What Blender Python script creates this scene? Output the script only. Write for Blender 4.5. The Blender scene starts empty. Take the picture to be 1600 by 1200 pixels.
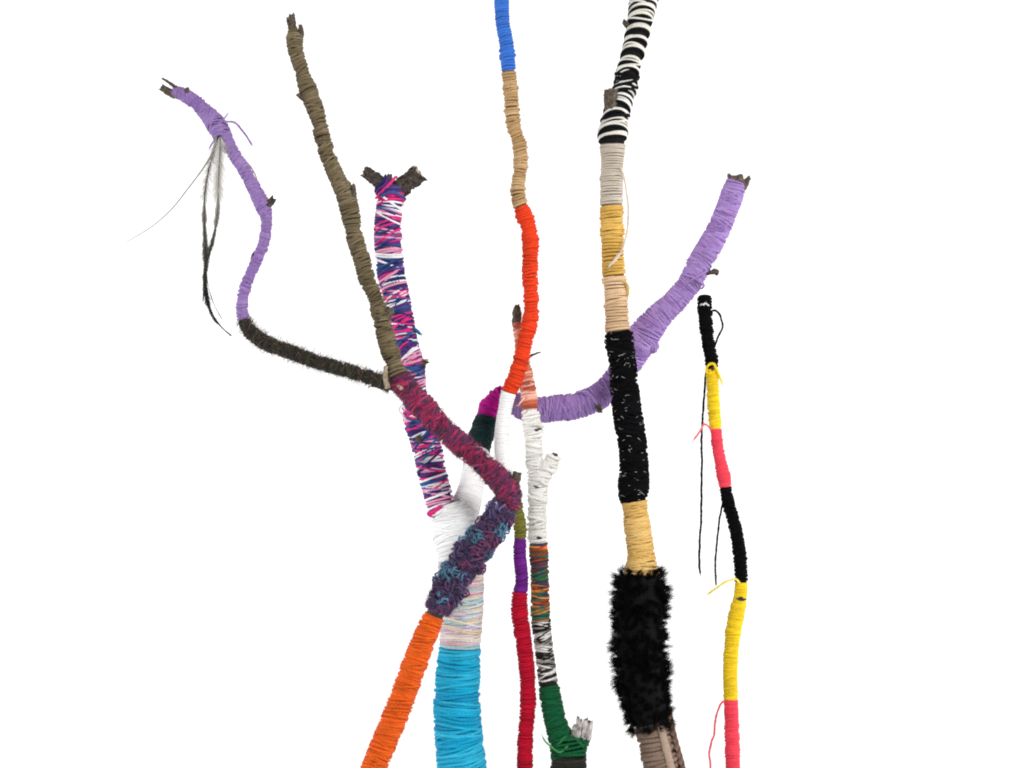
import bpy, math
import numpy as np

# ------------------------------------------------------------------ camera, light, exposure
SC = bpy.context.scene
COL = SC.collection
D = 3.0            # camera to the plane of the sticks, metres
Z0 = 0.45          # height of the bottom edge of the picture above the floor
ZC = Z0 + 0.6

cam_d = bpy.data.cameras.new('camera')
cam = bpy.data.objects.new('camera', cam_d)
COL.objects.link(cam)
cam.location = (0, -D, ZC)
cam.rotation_euler = (math.radians(90), 0, 0)
cam_d.sensor_width = 36
cam_d.lens = 36 * D / 1.6
cam_d.clip_end = 100
SC.camera = cam

W = bpy.data.worlds.new('World')
SC.world = W
W.use_nodes = True
bg = W.node_tree.nodes['Background']
bg.inputs[0].default_value = (1, 1, 1, 1)
bg.inputs[1].default_value = 0.22


def area(name, loc, target, sx, sy, power, col=(1, 1, 1)):
    l = bpy.data.lights.new(name, 'AREA')
    l.shape = 'RECTANGLE'
    l.size, l.size_y = sx, sy
    l.energy = power
    l.color = col
    o = bpy.data.objects.new(name, l)
    COL.objects.link(o)
    o.location = loc
    d = np.array(target, float) - np.array(loc, float)
    from mathutils import Vector
    o.rotation_euler = Vector(d).to_track_quat('-Z', 'Y').to_euler()
    return o


area('key_softbox', (1.5, -2.6, 2.7), (0, 0, 1.05), 1.2, 1.2, 100, (1, .985, .96))
area('fill_softbox', (-2.2, -2.8, 1.6), (0, 0, 1.05), 1.4, 1.4, 27, (.97, .985, 1))
area('backdrop_lamp', (-2.9, .35, 1.3), (0.6, 2.2, 1.0), 1.0, 2.4, 66)
area('backdrop_lamp', (2.9, .35, 1.3), (-0.6, 2.2, 1.0), 1.0, 2.4, 66)

SC.view_settings.view_transform = 'Standard'
SC.view_settings.look = 'None'
SC.view_settings.gamma = 1
SC.view_settings.exposure = 0
SC.view_settings.use_curve_mapping = False
SC.cycles.use_denoising = True
SC.cycles.denoising_prefilter = 'NONE'
SC.cycles.filter_width = 2.0
SC.cycles.max_bounces = 6
SC.cycles.diffuse_bounces = 4

# ------------------------------------------------------------------ small tools
RNG = np.random.default_rng(7)
TAB = RNG.uniform(-1, 1, 8192)


def noise(x, seed=0):
    x = np.asarray(x, float) + seed * 37.31 + 500
    i = np.floor(x).astype(int)
    f = x - i
    f = f * f * (3 - 2 * f)
    return TAB[i % 8192] * (1 - f) + TAB[(i + 1) % 8192] * f


def C(r, g, b, gain=1.12):
    v = np.array([r, g, b], float) / 255
    v = np.where(v <= .04045, v / 12.92, ((v + .055) / 1.055) ** 2.4)
    return np.clip(v * gain * .84, .002, .93)


def at(px, py, mm=0):
    """picture point at a depth (mm behind the plane of the sticks) -> metres"""
    y = mm / 1000
    k = (D + y) / D
    return np.array([(px - 800) / 1000 * k, y, ZC + (600 - py) / 1000 * k])


def nrm(v):
    return v / np.maximum(np.linalg.norm(v, axis=-1, keepdims=True), 1e-12)


# ------------------------------------------------------------------ materials
def new_mat(name):
    m = bpy.data.materials.new(name)
    m.use_nodes = True
    nt = m.node_tree
    return m, nt, nt.nodes['Principled BSDF']


def yarn_mat(name, rough=.9, sheen=.25, lay=.006, plies=2, depth=.5, fleck=.18, metallic=0, spec=.12):
    m, nt, p = new_mat(name)
    N = nt.nodes
    L = nt.links.new
    a = N.new('ShaderNodeAttribute'); a.attribute_name = 'dye'
    u = N.new('ShaderNodeAttribute'); u.attribute_name = 'strand'
    sep = N.new('ShaderNodeSeparateXYZ'); L(u.outputs['Vector'], sep.inputs[0])
    m1 = N.new('ShaderNodeMath'); m1.operation = 'MULTIPLY'; m1.inputs[1].default_value = 2 * math.pi / lay
    L(sep.outputs[0], m1.inputs[0])
    m2 = N.new('ShaderNodeMath'); m2.operation = 'MULTIPLY_ADD'; m2.inputs[1].default_value = plies
    L(sep.outputs[1], m2.inputs[0]); L(m1.outputs[0], m2.inputs[2])
    sn = N.new('ShaderNodeMath'); sn.operation = 'SINE'; L(m2.outputs[0], sn.inputs[0])
    # fine fibres run along the strand
    mp = N.new('ShaderNodeMapping'); mp.inputs['Scale'].default_value = (160, 1.6, 1)
    L(u.outputs['Vector'], mp.inputs[0])
    nz = N.new('ShaderNodeTexNoise'); nz.inputs['Scale'].default_value = 2.2; nz.inputs['Detail'].default_value = 3
    L(mp.outputs[0], nz.inputs[0])
    mr = N.new('ShaderNodeMapRange'); mr.inputs[3].default_value = 1 - fleck; mr.inputs[4].default_value = 1 + fleck
    mr.inputs[1].default_value = .25; mr.inputs[2].default_value = .75
    L(nz.outputs[0], mr.inputs[0])
    vm = N.new('ShaderNodeVectorMath'); vm.operation = 'SCALE'
    L(a.outputs['Color'], vm.inputs[0]); L(mr.outputs[0], vm.inputs['Scale'])
    L(vm.outputs[0], p.inputs['Base Color'])
    ad = N.new('ShaderNodeMath'); ad.operation = 'MULTIPLY_ADD'; ad.inputs[1].default_value = .7
    L(nz.outputs[0], ad.inputs[0]); L(sn.outputs[0], ad.inputs[2])
    bp = N.new('ShaderNodeBump'); bp.inputs['Strength'].default_value = depth; bp.inputs['Distance'].default_value = .0004
    L(ad.outputs[0], bp.inputs['Height']); L(bp.outputs[0], p.inputs['Normal'])
    p.inputs['Roughness'].default_value = rough
    p.inputs['Metallic'].default_value = metallic
    p.inputs['Specular IOR Level'].default_value = spec
    p.inputs['Sheen Weight'].default_value = sheen
    p.inputs['Sheen Roughness'].default_value = .5
    return m


def bark_mat(name, c1, c2, c3, scale=1.0, depth=.9, stretch=.22):
    m, nt, p = new_mat(name)
    N = nt.nodes
    L = nt.links.new
    u = N.new('ShaderNodeAttribute'); u.attribute_name = 'strand'
    tc = N.new('ShaderNodeTexCoord')
    mp = N.new('ShaderNodeMapping'); mp.inputs['Scale'].default_value = (170 * scale * stretch, 1.5, 1)
    L(u.outputs['Vector'], mp.inputs[0])
    nz = N.new('ShaderNodeTexNoise'); nz.inputs['Scale'].default_value = 2.5; nz.inputs['Detail'].default_value = 5
    L(mp.outputs[0], nz.inputs[0])
    n2 = N.new('ShaderNodeTexNoise'); n2.inputs['Scale'].default_value = 260 * scale; n2.inputs['Detail'].default_value = 4
    L(tc.outputs['Object'], n2.inputs[0])
    mx = N.new('ShaderNodeMath'); mx.operation = 'ADD'
    L(nz.outputs[0], mx.inputs[0]); L(n2.outputs[0], mx.inputs[1])
    cr = N.new('ShaderNodeValToRGB')
    e = cr.color_ramp.elements
    e[0].position = .38; e[0].color = (*c1, 1)
    e[1].position = .66; e[1].color = (*c3, 1)
    x = e.new(.5); x.color = (*c2, 1)
    hf = N.new('ShaderNodeMath'); hf.operation = 'MULTIPLY'; hf.inputs[1].default_value = .5
    L(mx.outputs[0], hf.inputs[0]); L(hf.outputs[0], cr.inputs[0])
    L(cr.outputs[0], p.inputs['Base Color'])
    bp = N.new('ShaderNodeBump'); bp.inputs['Strength'].default_value = depth; bp.inputs['Distance'].default_value = .002
    L(mx.outputs[0], bp.inputs['Height']); L(bp.outputs[0], p.inputs['Normal'])
    p.inputs['Roughness'].default_value = .85
    p.inputs['Specular IOR Level'].default_value = .3
    return m


M_WOOL = yarn_mat('wool_yarn', sheen=.05, fleck=.30)
M_ACRYL = yarn_mat('acrylic_yarn', rough=.75, sheen=.03, lay=.007, depth=.4, fleck=.20)
M_CORD = yarn_mat('twine_cord', rough=.8, sheen=.08, lay=.0045, plies=3, depth=.7, fleck=.2)
M_TWEED = yarn_mat('tweed_yarn', sheen=.12, lay=.005, depth=.9, fleck=.4)
M_BLACK = yarn_mat('black_yarn', sheen=0, fleck=.3, spec=.05)
M_FIBRE = yarn_mat('loose_fibre', sheen=.1, depth=0)
M_FUR = yarn_mat('black_fur', rough=.6, sheen=0, depth=0, fleck=.3, spec=.05)
M_SOFT = yarn_mat('soft_white_wool', sheen=.05, depth=.15, fleck=.04)
M_SILVER = yarn_mat('silver_fleck', rough=.4, sheen=0, depth=0, metallic=.2, spec=.5)
M_BARK = bark_mat('dark_bark', (.018, .013, .010), (.055, .042, .034), (.16, .13, .10))
M_BROWNBARK = bark_mat('brown_bark', (.03, .022, .016), (.09, .068, .05), (.2, .16, .12))
M_WOOD = bark_mat('pale_wood', (.12, .085, .055), (.38, .30, .21), (.62, .53, .42), 1, .5)
M_BIRCH = bark_mat('stripped_pale_bark', (.012, .010, .009), (.50, .46, .43), (.86, .84, .82), .5, .9, .10)
M_FEATHER = yarn_mat('feather_barb', rough=.7, sheen=0, depth=0)


# ------------------------------------------------------------------ mesh building
class MB:
    def __init__(s):
        s.v, s.f, s.u, s.c, s.m = [], [], [], [], []
        s.n = 0

    def add(s, V, F, U, Cc, mi=0):
        V = np.asarray(V, float).reshape(-1, 3)
        s.v.append(V)
        F = np.asarray(F, int)
        s.f.append(F + s.n)
        s.u.append(np.asarray(U, float).reshape(-1, 3))
        Cc = np.asarray(Cc, float)
        if Cc.ndim == 1:
            Cc = np.broadcast_to(Cc, (len(V), 3))
        s.c.append(Cc)
        s.m.append(np.full(len(F), mi))
        s.n += len(V)

    def tubes(s, P, R, col, sides=6, ref=None, mi=0, flat=1.0):
        """P (n,k,3) centre lines, R (n,k) or scalar radii, col (3) or (n,3) or (n,k,3)"""
        P = np.asarray(P, float)
        if P.ndim == 2:
            P = P[None]
        n, k, _ = P.shape
        R = np.broadcast_to(np.asarray(R, float), (n, k))
        T = nrm(np.gradient(P, axis=1))
        if ref is None:
            ref = np.broadcast_to(np.array([.31, -.87, .38]), P.shape)
        ref = np.broadcast_to(ref, P.shape)
        Nn = nrm(ref - (ref * T).sum(-1, keepdims=True) * T)
        B = np.cross(T, Nn)
        a = math.pi + np.linspace(0, 2 * math.pi, sides + 1)
        ca, sa = np.cos(a), np.sin(a)
        V = P[:, :, None, :] + R[:, :, None, None] * (flat * ca[None, None, :, None] * Nn[:, :, None, :] + sa[None, None, :, None] * B[:, :, None, :])
        ln = np.concatenate([np.zeros((n, 1)), np.cumsum(np.linalg.norm(np.diff(P, axis=1), axis=-1), 1)], 1)
        ln = ln + RNG.uniform(0, 5, (n, 1))
        U = np.zeros((n, k, sides + 1, 3))
        U[..., 0] = ln[:, :, None]
        U[..., 1] = a[None, None, :]
        col = np.asarray(col, float)
        if col.ndim == 1:
            col = col[None, None]
        elif col.ndim == 2:
            col = col[:, None] if len(col) == n and n > 1 else col[None]
        Cc = np.broadcast_to(col[:, :, None, :], (n, k, sides + 1, 3)).reshape(-1, 3)
        i = np.arange(n)[:, None, None] * (k * (sides + 1)) + np.arange(k - 1)[None, :, None] * (sides + 1) + np.arange(sides)[None, None, :]
        F = np.stack([i, i + 1, i + sides + 2, i + sides + 1], -1).reshape(-1, 4)
        s.add(V.reshape(-1, 3), F, U.reshape(-1, 3), Cc, mi)

    def build(s, name, mats, parent=None, smooth=True):
        me = bpy.data.meshes.new(name)
        V = np.concatenate(s.v); U = np.concatenate(s.u); Cc = np.concatenate(s.c)
        F = np.concatenate(s.f); Mi = np.concatenate(s.m)
        me.vertices.add(len(V)); me.vertices.foreach_set('co', V.astype(np.float32).ravel())
        nf = len(F)
        me.loops.add(nf * 4); me.loops.foreach_set('vertex_index', F.astype(np.int32).ravel())
        me.polygons.add(nf); me.polygons.foreach_set('loop_start', (np.arange(nf) * 4).astype(np.int32))
        me.polygons.foreach_set('material_index', Mi.astype(np.int32))
        me.polygons.foreach_set('use_smooth', np.full(nf, smooth))
        me.update(calc_edges=True)
        ca = me.attributes.new('dye', 'FLOAT_COLOR', 'POINT')
        ca.data.foreach_set('color', np.concatenate([Cc, np.ones((len(Cc), 1))], 1).astype(np.float32).ravel())
        ua = me.attributes.new('strand', 'FLOAT_VECTOR', 'POINT')
        ua.data.foreach_set('vector', U.astype(np.float32).ravel())
        for m in (mats if isinstance(mats, (list, tuple)) else [mats]):
            me.materials.append(m)
        o = bpy.data.objects.new(name, me)
        COL.objects.link(o)
        if parent is not None:
            o.parent = parent
            o.matrix_parent_inverse = parent.matrix_world.inverted()
        return o


class Path:
    """smooth centre line through picture points (px, py, half width, depth mm)"""

    def __init__(s, ctrl):
        A = np.array([[*at(c[0], c[1], c[3]), c[2] / 1000 * (D + c[3] / 1000) / D] for c in ctrl])
        ch = np.linalg.norm(np.diff(A[:, :3], axis=0), axis=1)
        t = np.concatenate([[0], np.cumsum(ch)])
        Tn = np.zeros_like(A)
        for i in range(len(A)):
            if i == 0: Tn[i] = (A[1] - A[0]) / ch[0]
            elif i == len(A) - 1: Tn[i] = (A[-1] - A[-2]) / ch[-1]
            else:
                d0 = (A[i] - A[i - 1]) / ch[i - 1]; d1 = (A[i + 1] - A[i]) / ch[i]
                Tn[i] = (d0 * ch[i] + d1 * ch[i - 1]) / (ch[i - 1] + ch[i])
        n = max(40, int(t[-1] / .0015))
        q = np.linspace(0, t[-1], n)
        j = np.clip(np.searchsorted(t, q, side='right') - 1, 0, len(ch) - 1)
        h = ch[j][:, None]; f = ((q - t[j]) / ch[j])[:, None]
        X = (2 * f ** 3 - 3 * f ** 2 + 1) * A[j] + (f ** 3 - 2 * f ** 2 + f) * h * Tn[j] + (-2 * f ** 3 + 3 * f ** 2) * A[j + 1] + (f ** 3 - f ** 2) * h * Tn[j + 1]
        s.P = X[:, :3]; s.R = X[:, 3]
        s.S = np.concatenate([[0], np.cumsum(np.linalg.norm(np.diff(s.P, axis=0), axis=1))])
        T = nrm(np.gradient(s.P, axis=0))
        kk = np.ones(9) / 9
        T = nrm(np.stack([np.convolve(np.pad(T[:, a], 4, mode='edge'), kk, 'valid') for a in range(3)], 1))
        N = nrm(np.cross(T, np.array([0, 1., 0])))
        F = nrm(np.cross(N, T))
        if F[:, 1].mean() > 0: F = -F
        s.T, s.N, s.F = T, N, F
        s.L = s.S[-1]
        # picture position of each sample, to look sections up
        kq = (D + s.P[:, 1]) / D
        s.px = s.P[:, 0] / kq * 1000 + 800
        s.py = 600 - (s.P[:, 2] - ZC) / kq * 1000

    def find(s, px, py):
        return s.S[np.argmin((s.px - px) ** 2 + (s.py - py) ** 2)]

    def g(s, arr, q):
        if arr.ndim == 1: return np.interp(q, s.S, arr)
        return np.stack([np.interp(q, s.S, arr[:, i]) for i in range(3)], -1)

    def surf(s, q, th, off=0.0):
        """point on the surface: th=0 side, th=pi/2 front"""
        n = np.cos(th)[..., None] * s.g(s.N, q) + np.sin(th)[..., None] * s.g(s.F, q)
        r = s.g(s.R, q) + off
        return s.g(s.P, q) + n * r[..., None], n


# ---- dye colours along a strand
def solid(c, var=.10, warm=0.0):
    c = np.asarray(c)

    def f(u, sd):
        k = 1 + var * noise(u * 40, sd) + var * .6 * noise(u * 260, sd + 3) + var * .9 * noise(u * 9, sd + 5)
        return np.clip(c[None] * k[:, None], .001, .94)
    return f


def varied(cols, length, blend=.25, wts=None):
    cols = [np.asarray(c) for c in cols]

    def f(u, sd):
        r = np.random.default_rng(int(sd * 13 + 5))
        out = np.zeros((len(u), 3))
        pos = u[0]; prev = cols[r.integers(len(cols))]
        while pos < u[-1] + 1e-9:
            ln = length * r.uniform(.35, 1.8)
            c = cols[r.choice(len(cols), p=wts)]
            t = np.clip((u - pos) / (ln * blend), 0, 1)[:, None]
            m = u >= pos
            out[m] = (prev * (1 - t) + c * t)[m]
            prev = c; pos += ln
        k = 1 + .1 * noise(u * 90, sd)
        return np.clip(out * k[:, None], .001, .94)
    return f


SEED = [1]


def wrap(mb, path, s0, s1, yr, col, pitch=None, seg=22, jr=.35, ja=.10, jb=.05, a0=.0, b0=.03, jp=.3,
         lump=0., over=0, over_slant=.6, phase=0., sides=6, under=True, flat=.74, undercol=None, endpad=True):
    """a strand wound round the branch from s0 to s1 (metres along it)"""
    SEED[0] += 1
    sd = SEED[0]
    yr = yr / 1000
    pitch = (pitch / 1000) if pitch else 2 * yr * .93
    lo, hi = min(s0, s1), max(s0, s1)
    if endpad:
        lo2, hi2 = lo + yr * .8, hi - yr * .8
    else:
        lo2, hi2 = lo, hi
    turns = (hi2 - lo2) / pitch
    m = int(turns * seg) + 3
    n = np.linspace(0, turns, m)
    w = np.cumsum(np.maximum(.25, 1 + jp * noise(n * .9, sd) + jp * .7 * noise(n * 2.3, sd + 9)))
    w = (w - w[0]) / (w[-1] - w[0])
    sb = lo2 + (hi2 - lo2) * w
    e = np.clip(np.minimum(n, turns - n) / 1.6, 0, 1)
    e = e * e * (3 - 2 * e)
    a = a0 * (.25 + .75 * e) + (ja * noise(n * .33, sd + 1) + ja * .8 * noise(n * 1.1, sd + 2)) * e
    b = b0 * (.12 + .88 * e) + (jb * noise(n * .3, sd + 4) + jb * noise(n * 1.0, sd + 5)) * e
    th = n * 2 * math.pi - math.pi / 2 + phase
    R = path.g(path.R, sb)
    q = sb + R * (a * np.cos(th) + b * np.sin(th)) + yr * .35 * min(1, jp / .3) * noise(n * 2.7, sd + 6) * e
    q = np.clip(q, lo + yr * .3 if endpad else lo, hi - yr * .3 if endpad else hi)
    off = -yr * flat + yr * jr * .6 * (noise(n * 1.0, sd + 7) + .6 * noise(n * 3.1, sd + 8)) + lump / 1000 * noise(n * .22, sd + 10)
    P, nn = path.surf(q, th, off)
    u = np.concatenate([[0], np.cumsum(np.linalg.norm(np.diff(P, axis=0), axis=1))])
    cc = col(u, sd)
    rad = yr * (1 + .12 * noise(n * 4.0, sd + 11) + .10 * noise(n * .8, sd + 12))
    mb.tubes(P[None], rad[None], cc[None], sides, nn[None], flat=flat)
    for k in range(over):
        SEED[0] += 1
        sk = SEED[0]
        r = np.random.default_rng(sk)
        tt = r.uniform(.7, 2.2)
        mm = int(tt * seg) + 6
        nk = np.linspace(0, tt, mm)
        c0 = r.uniform(lo + (hi - lo) * .04, hi - (hi - lo) * .04)
        thk = -math.pi / 2 + nk * 2 * math.pi + r.uniform(-.6, .6)
        Rk = np.interp(c0, path.S, path.R)
        ak = r.uniform(-over_slant, over_slant)
        qk = np.clip(c0 + (nk - tt / 2) * pitch * r.uniform(.8, 2.2) + Rk * ak * np.cos(thk) + Rk * r.uniform(-.15, .2) * np.sin(thk), lo + yr * .6, hi - yr * .6)
        ed = np.clip(np.minimum(nk, tt - nk) / .12, 0, 1)
        Pk, nnk = path.surf(qk, thk, -yr * .1 - yr * 1.6 * (1 - ed) + yr * .3 * noise(nk * 3, sk))
        uk = np.concatenate([[0], np.cumsum(np.linalg.norm(np.diff(Pk, axis=0), axis=1))]) + r.uniform(0, 3)
        ck = col(uk, sk)
        mb.tubes(Pk[None], np.full((1, mm), yr * .9), ck[None], sides, nnk[None], flat=flat)
    if under:
        q = np.linspace(lo, hi, max(8, int((hi - lo) / .004)))
        r = path.g(path.R, q) - yr * flat * 1.45
        cu = undercol if undercol is not None else col(q * 30, sd)
        mb.tubes(path.g(path.P, q)[None], r[None], np.asarray(cu)[None] if np.ndim(cu) == 2 else cu, 18, path.g(path.F, q)[None])


def fibres(mb, base, direc, length, rad, col, k=4, curl=.5, seed=1, sag=0.):
    r = np.random.default_rng(seed)
    n = len(base)
    t = np.linspace(0, 1, k)
    d = nrm(direc)
    c1 = nrm(np.cross(d, r.normal(size=(n, 3))))
    c2 = np.cross(d, c1)
    ln = np.broadcast_to(np.asarray(length, float), (n,))[:, None, None]
    ph = r.uniform(-1, 1, (n, 1, 1)) * curl
    p2 = r.uniform(-1, 1, (n, 1, 1)) * curl
    tt = t[None, :, None]
    P = base[:, None] + ln * (d[:, None] * tt + c1[:, None] * ph * tt ** 2 + c2[:, None] * p2 * (tt ** 2 - .6 * tt ** 3))
    P[..., 2] -= (ln * sag * tt ** 2)[..., 0]
    R = np.broadcast_to(np.asarray(rad, float), (n,))[:, None] * (1 - .75 * t[None] ** 1.5)
    mb.tubes(P, R, col, 3)


def fuzz(path, s0, s1, count, length, col, parent, rad=.2, tang=1.3, seed=1, curl=.8, name='fuzz', mat=None, off=-.3):
    r = np.random.default_rng(seed + 100)
    q = r.uniform(min(s0, s1), max(s0, s1), count)
    th = r.uniform(0, 2 * math.pi, count)
    P, n = path.surf(q, th, np.full(count, off / 1000))
    tdir = np.cross(path.g(path.T, q), n)
    d = n * r.uniform(.25, 1, (count, 1)) + tdir * r.normal(0, tang, (count, 1)) + path.g(path.T, q) * r.normal(0, .5, (count, 1))
    cols = np.asarray(col)
    if cols.ndim == 2:
        cols = cols[r.integers(len(cols), size=count)]
    else:
        cols = cols[None] * r.uniform(.75, 1.25, (count, 1))
    mb = MB()
    fibres(mb, P, d, length / 1000 * r.uniform(.3, 1.2, count), rad / 1000, np.clip(cols, .001, .9), 4, curl, seed)
    o = mb.build(name, mat or M_FIBRE, parent)
    o['kind'] = 'stuff'
    return o


def thing(name, label, cat, loc=(0, 0, 0), group=None):
    o = bpy.data.objects.new(name, None)
    COL.objects.link(o)
    o.location = loc
    o.empty_display_size = .05
    o['label'] = label
    o['category'] = cat
    if group: o['group'] = group
    bpy.context.view_layer.update()
    return o


def lab(o, text):
    o['label'] = text
    return o


def core(path, parent, shrink=3.2, mat=None, s0=None, s1=None):
    mb = MB()
    q = np.linspace(0 if s0 is None else s0, path.L if s1 is None else s1, max(20, int(path.L / .004)))
    r = np.maximum(path.g(path.R, q) - shrink / 1000, .003) * (1 + .03 * noise(q * 60, 3))
    mb.tubes(path.g(path.P, q)[None], r[None], np.array([.05, .04, .03]), 14, path.g(path.F, q)[None])
    return mb.build('branch', mat or M_BARK, parent)


def stub(parent, pts, name='twig_stub', mat=None, capmat=None, sides=16, rough=.13, jag=.35, seed=0, ridge=.12):
    """a bare broken twig end: pts (px,py,half width,depth)"""
    r = np.random.default_rng(seed + 55)
    p = Path(pts)
    k = max(8, int(p.L / .0018))
    q = np.linspace(0, p.L, k)
    a = np.linspace(0, 2 * math.pi, sides, endpoint=False)
    A, Q = np.meshgrid(a, q)
    rd = ridge * noise(A * 1.6 + 11, seed + 2) + rough * noise(Q * 330 + np.round(A * 3) * 7.7, seed) + .06 * r.normal(size=A.shape)
    rd = rd * np.clip(Q / (p.L * .15), .3, 1)
    rad = p.g(p.R, q)[:, None] * (1 + rd)
    n = np.cos(A)[..., None] * p.g(p.N, q)[:, None] + np.sin(A)[..., None] * p.g(p.F, q)[:, None]
    V = p.g(p.P, q)[:, None] + n * rad[..., None]
    jg = jag * p.R[-1] * (r.uniform(-1, 1, sides) * .8 + noise(a * 1.1, seed + 4))
    V[-1] += p.T[-1] * jg[:, None]
    V[-2] += p.T[-1] * jg[:, None] * .6
    inner = p.P[-1] + (V[-1] - p.P[-1]) * .66 - p.T[-1] * p.R[-1] * (.25 + .3 * r.uniform(-1, 1, (sides, 1)))
    cen = p.P[-1] - p.T[-1] * p.R[-1] * .15
    inner2 = cen + (inner - cen) * .15
    V = np.concatenate([V, inner[None], inner2[None]])
    K = len(V)
    U = np.zeros((K, sides, 3))
    U[..., 0] = np.arange(K)[:, None] * .0018 + seed
    U[..., 1] = np.minimum(a, 2 * math.pi - a)[None] * 2
    U[..., 2] = a[None] * .3
    i = np.arange(K - 1)[:, None] * sides + np.arange(sides)[None]
    j = np.arange(K - 1)[:, None] * sides + (np.arange(sides)[None] + 1) % sides
    F = np.stack([i, j, j + sides, i + sides], -1)
    mb = MB()
    col = np.array([.1, .08, .06])
    mb.add(V.reshape(-1, 3), F[:K - 3].reshape(-1, 4), U.reshape(-1, 3), col, 0)
    V2 = V[-3:]
    i = np.arange(2)[:, None] * sides + np.arange(sides)[None]
    j = np.arange(2)[:, None] * sides + (np.arange(sides)[None] + 1) % sides
    F2 = np.stack([i, j, j + sides, i + sides], -1)
    mb.add(V2.reshape(-1, 3), F2.reshape(-1, 4), U[-3:].reshape(-1, 3), col, 1)
    return mb.build(name, [mat or M_BARK, capmat or M_WOOD], parent, smooth=True)


def thread(parent, pts, yr, col, name='loose_thread', mat=None, fray=0, wob=.25, seed=0, sides=7):
    """loose yarn end hanging free: pts (px,py,depth)"""
    p = Path([(x, y, yr, d) for x, y, d in pts])
    q = np.linspace(0, p.L, max(14, int(p.L / .0016)))
    P = p.g(p.P, q) + (p.g(p.N, q) * noise(q * 130, seed)[:, None] + p.g(p.F, q) * noise(q * 120, seed + 5)[:, None]) * yr / 1000 * wob
    rad = yr / 1000 * (1 + .15 * noise(q * 300, seed + 2))
    rad[-2:] *= .6
    mb = MB()
    mb.tubes(P[None], rad[None], solid(col, .15)(q, seed)[None], sides, p.g(p.F, q)[None])
    r = np.random.default_rng(seed + 9)
    nf = int(p.L * 1000 * .9) + 3
    qq = r.uniform(0, p.L, nf)
    B = p.g(p.P, qq)
    fibres(mb, B, r.normal(size=(nf, 3)) + p.g(p.T, qq) * .8, .004 * r.uniform(.4, 1.2, nf), .00013, np.asarray(col), 3, .8, seed)
    if fray:
        e = p.P[-1]
        B = np.repeat(e[None], fray, 0) - p.T[-1] * r.uniform(0, .004, (fray, 1))
        fibres(mb, B, p.T[-1] * 1.6 + r.normal(0, .45, (fray, 3)), .008 * r.uniform(.5, 1.2, fray), .0003, np.asarray(col), 4, .5, seed)
    return mb.build(name, mat or M_ACRYL, parent)


def knot(parent, path, px, py, w, h, tilt=0., mat=None, seed=0, proud=.6, name='knot'):
    """an eye shaped gap between the turns where the bark shows"""
    r = np.random.default_rng(seed + 900)
    q0 = path.find(px, py)
    P0, R0 = path.g(path.P, np.array([q0]))[0], float(np.interp(q0, path.S, path.R))
    N, F, T = path.g(path.N, np.array([q0]))[0], path.g(path.F, np.array([q0]))[0], path.g(path.T, np.array([q0]))[0]
    if N[0] < 0: N = -N
    if T[2] < 0: T = -T
    c = at(px, py, P0[1] * 1000)
    dx, dy = (c - P0) @ N, (c - P0) @ T
    n = 18
    a = np.linspace(0, 2 * math.pi, n, endpoint=False)
    rings = []
    for f, z in ((1.15, -1.6), (1.0, .25 * proud), (.7, .9 * proud), (.35, 1.0 * proud), (.04, .8 * proud)):
        ex = np.cos(a) * w * f * (1 + .18 * r.uniform(-1, 1, n))
        ey = np.sin(a) * h * f * (1 + .25 * r.uniform(-1, 1, n)) * (1 - .55 * np.abs(np.cos(a)))
        x = (ex * math.cos(tilt) - ey * math.sin(tilt)) / 1000 + dx
        y = (ex * math.sin(tilt) + ey * math.cos(tilt)) / 1000 + dy
        d = np.sqrt(np.maximum(R0 ** 2 - x ** 2, (R0 * .25) ** 2)) + (z + .3 * r.uniform(-1, 1, n)) / 1000
        rings.append(P0 + x[:, None] * N + y[:, None] * T + d[:, None] * F)
    V = np.array(rings)
    K = len(V)
    U = np.zeros((K, n, 3)); U[..., 0] = np.arange(K)[:, None] * .002 + seed; U[..., 1] = np.minimum(a, 2 * math.pi - a)[None]
    i = np.arange(K - 1)[:, None] * n + np.arange(n)[None]
    j = np.arange(K - 1)[:, None] * n + (np.arange(n)[None] + 1) % n
    mb = MB()
    mb.add(V.reshape(-1, 3), np.stack([i, j, j + n, i + n], -1).reshape(-1, 4), U, np.array([.08, .06, .05]))
    return mb.build(name, mat or M_BARK, parent)


def section(path, parent, a, b, yr, col, label, mat=None, fz=None, name='yarn_wrap', **kw):
    s0, s1 = path.find(*a), path.find(*b)
    mb = MB()
    wrap(mb, path, s0, s1, yr, col, **kw)
    o = lab(mb.build(name, mat or M_WOOL, parent), label)
    if fz:
        cnt, ln, fc = fz[:3]
        cnt *= 2.6
        fuzz(path, s0, s1, int(cnt * abs(s1 - s0) * 1000), ln, fc, o, seed=SEED[0], **(fz[3] if len(fz) > 3 else {}))
    return o


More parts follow.
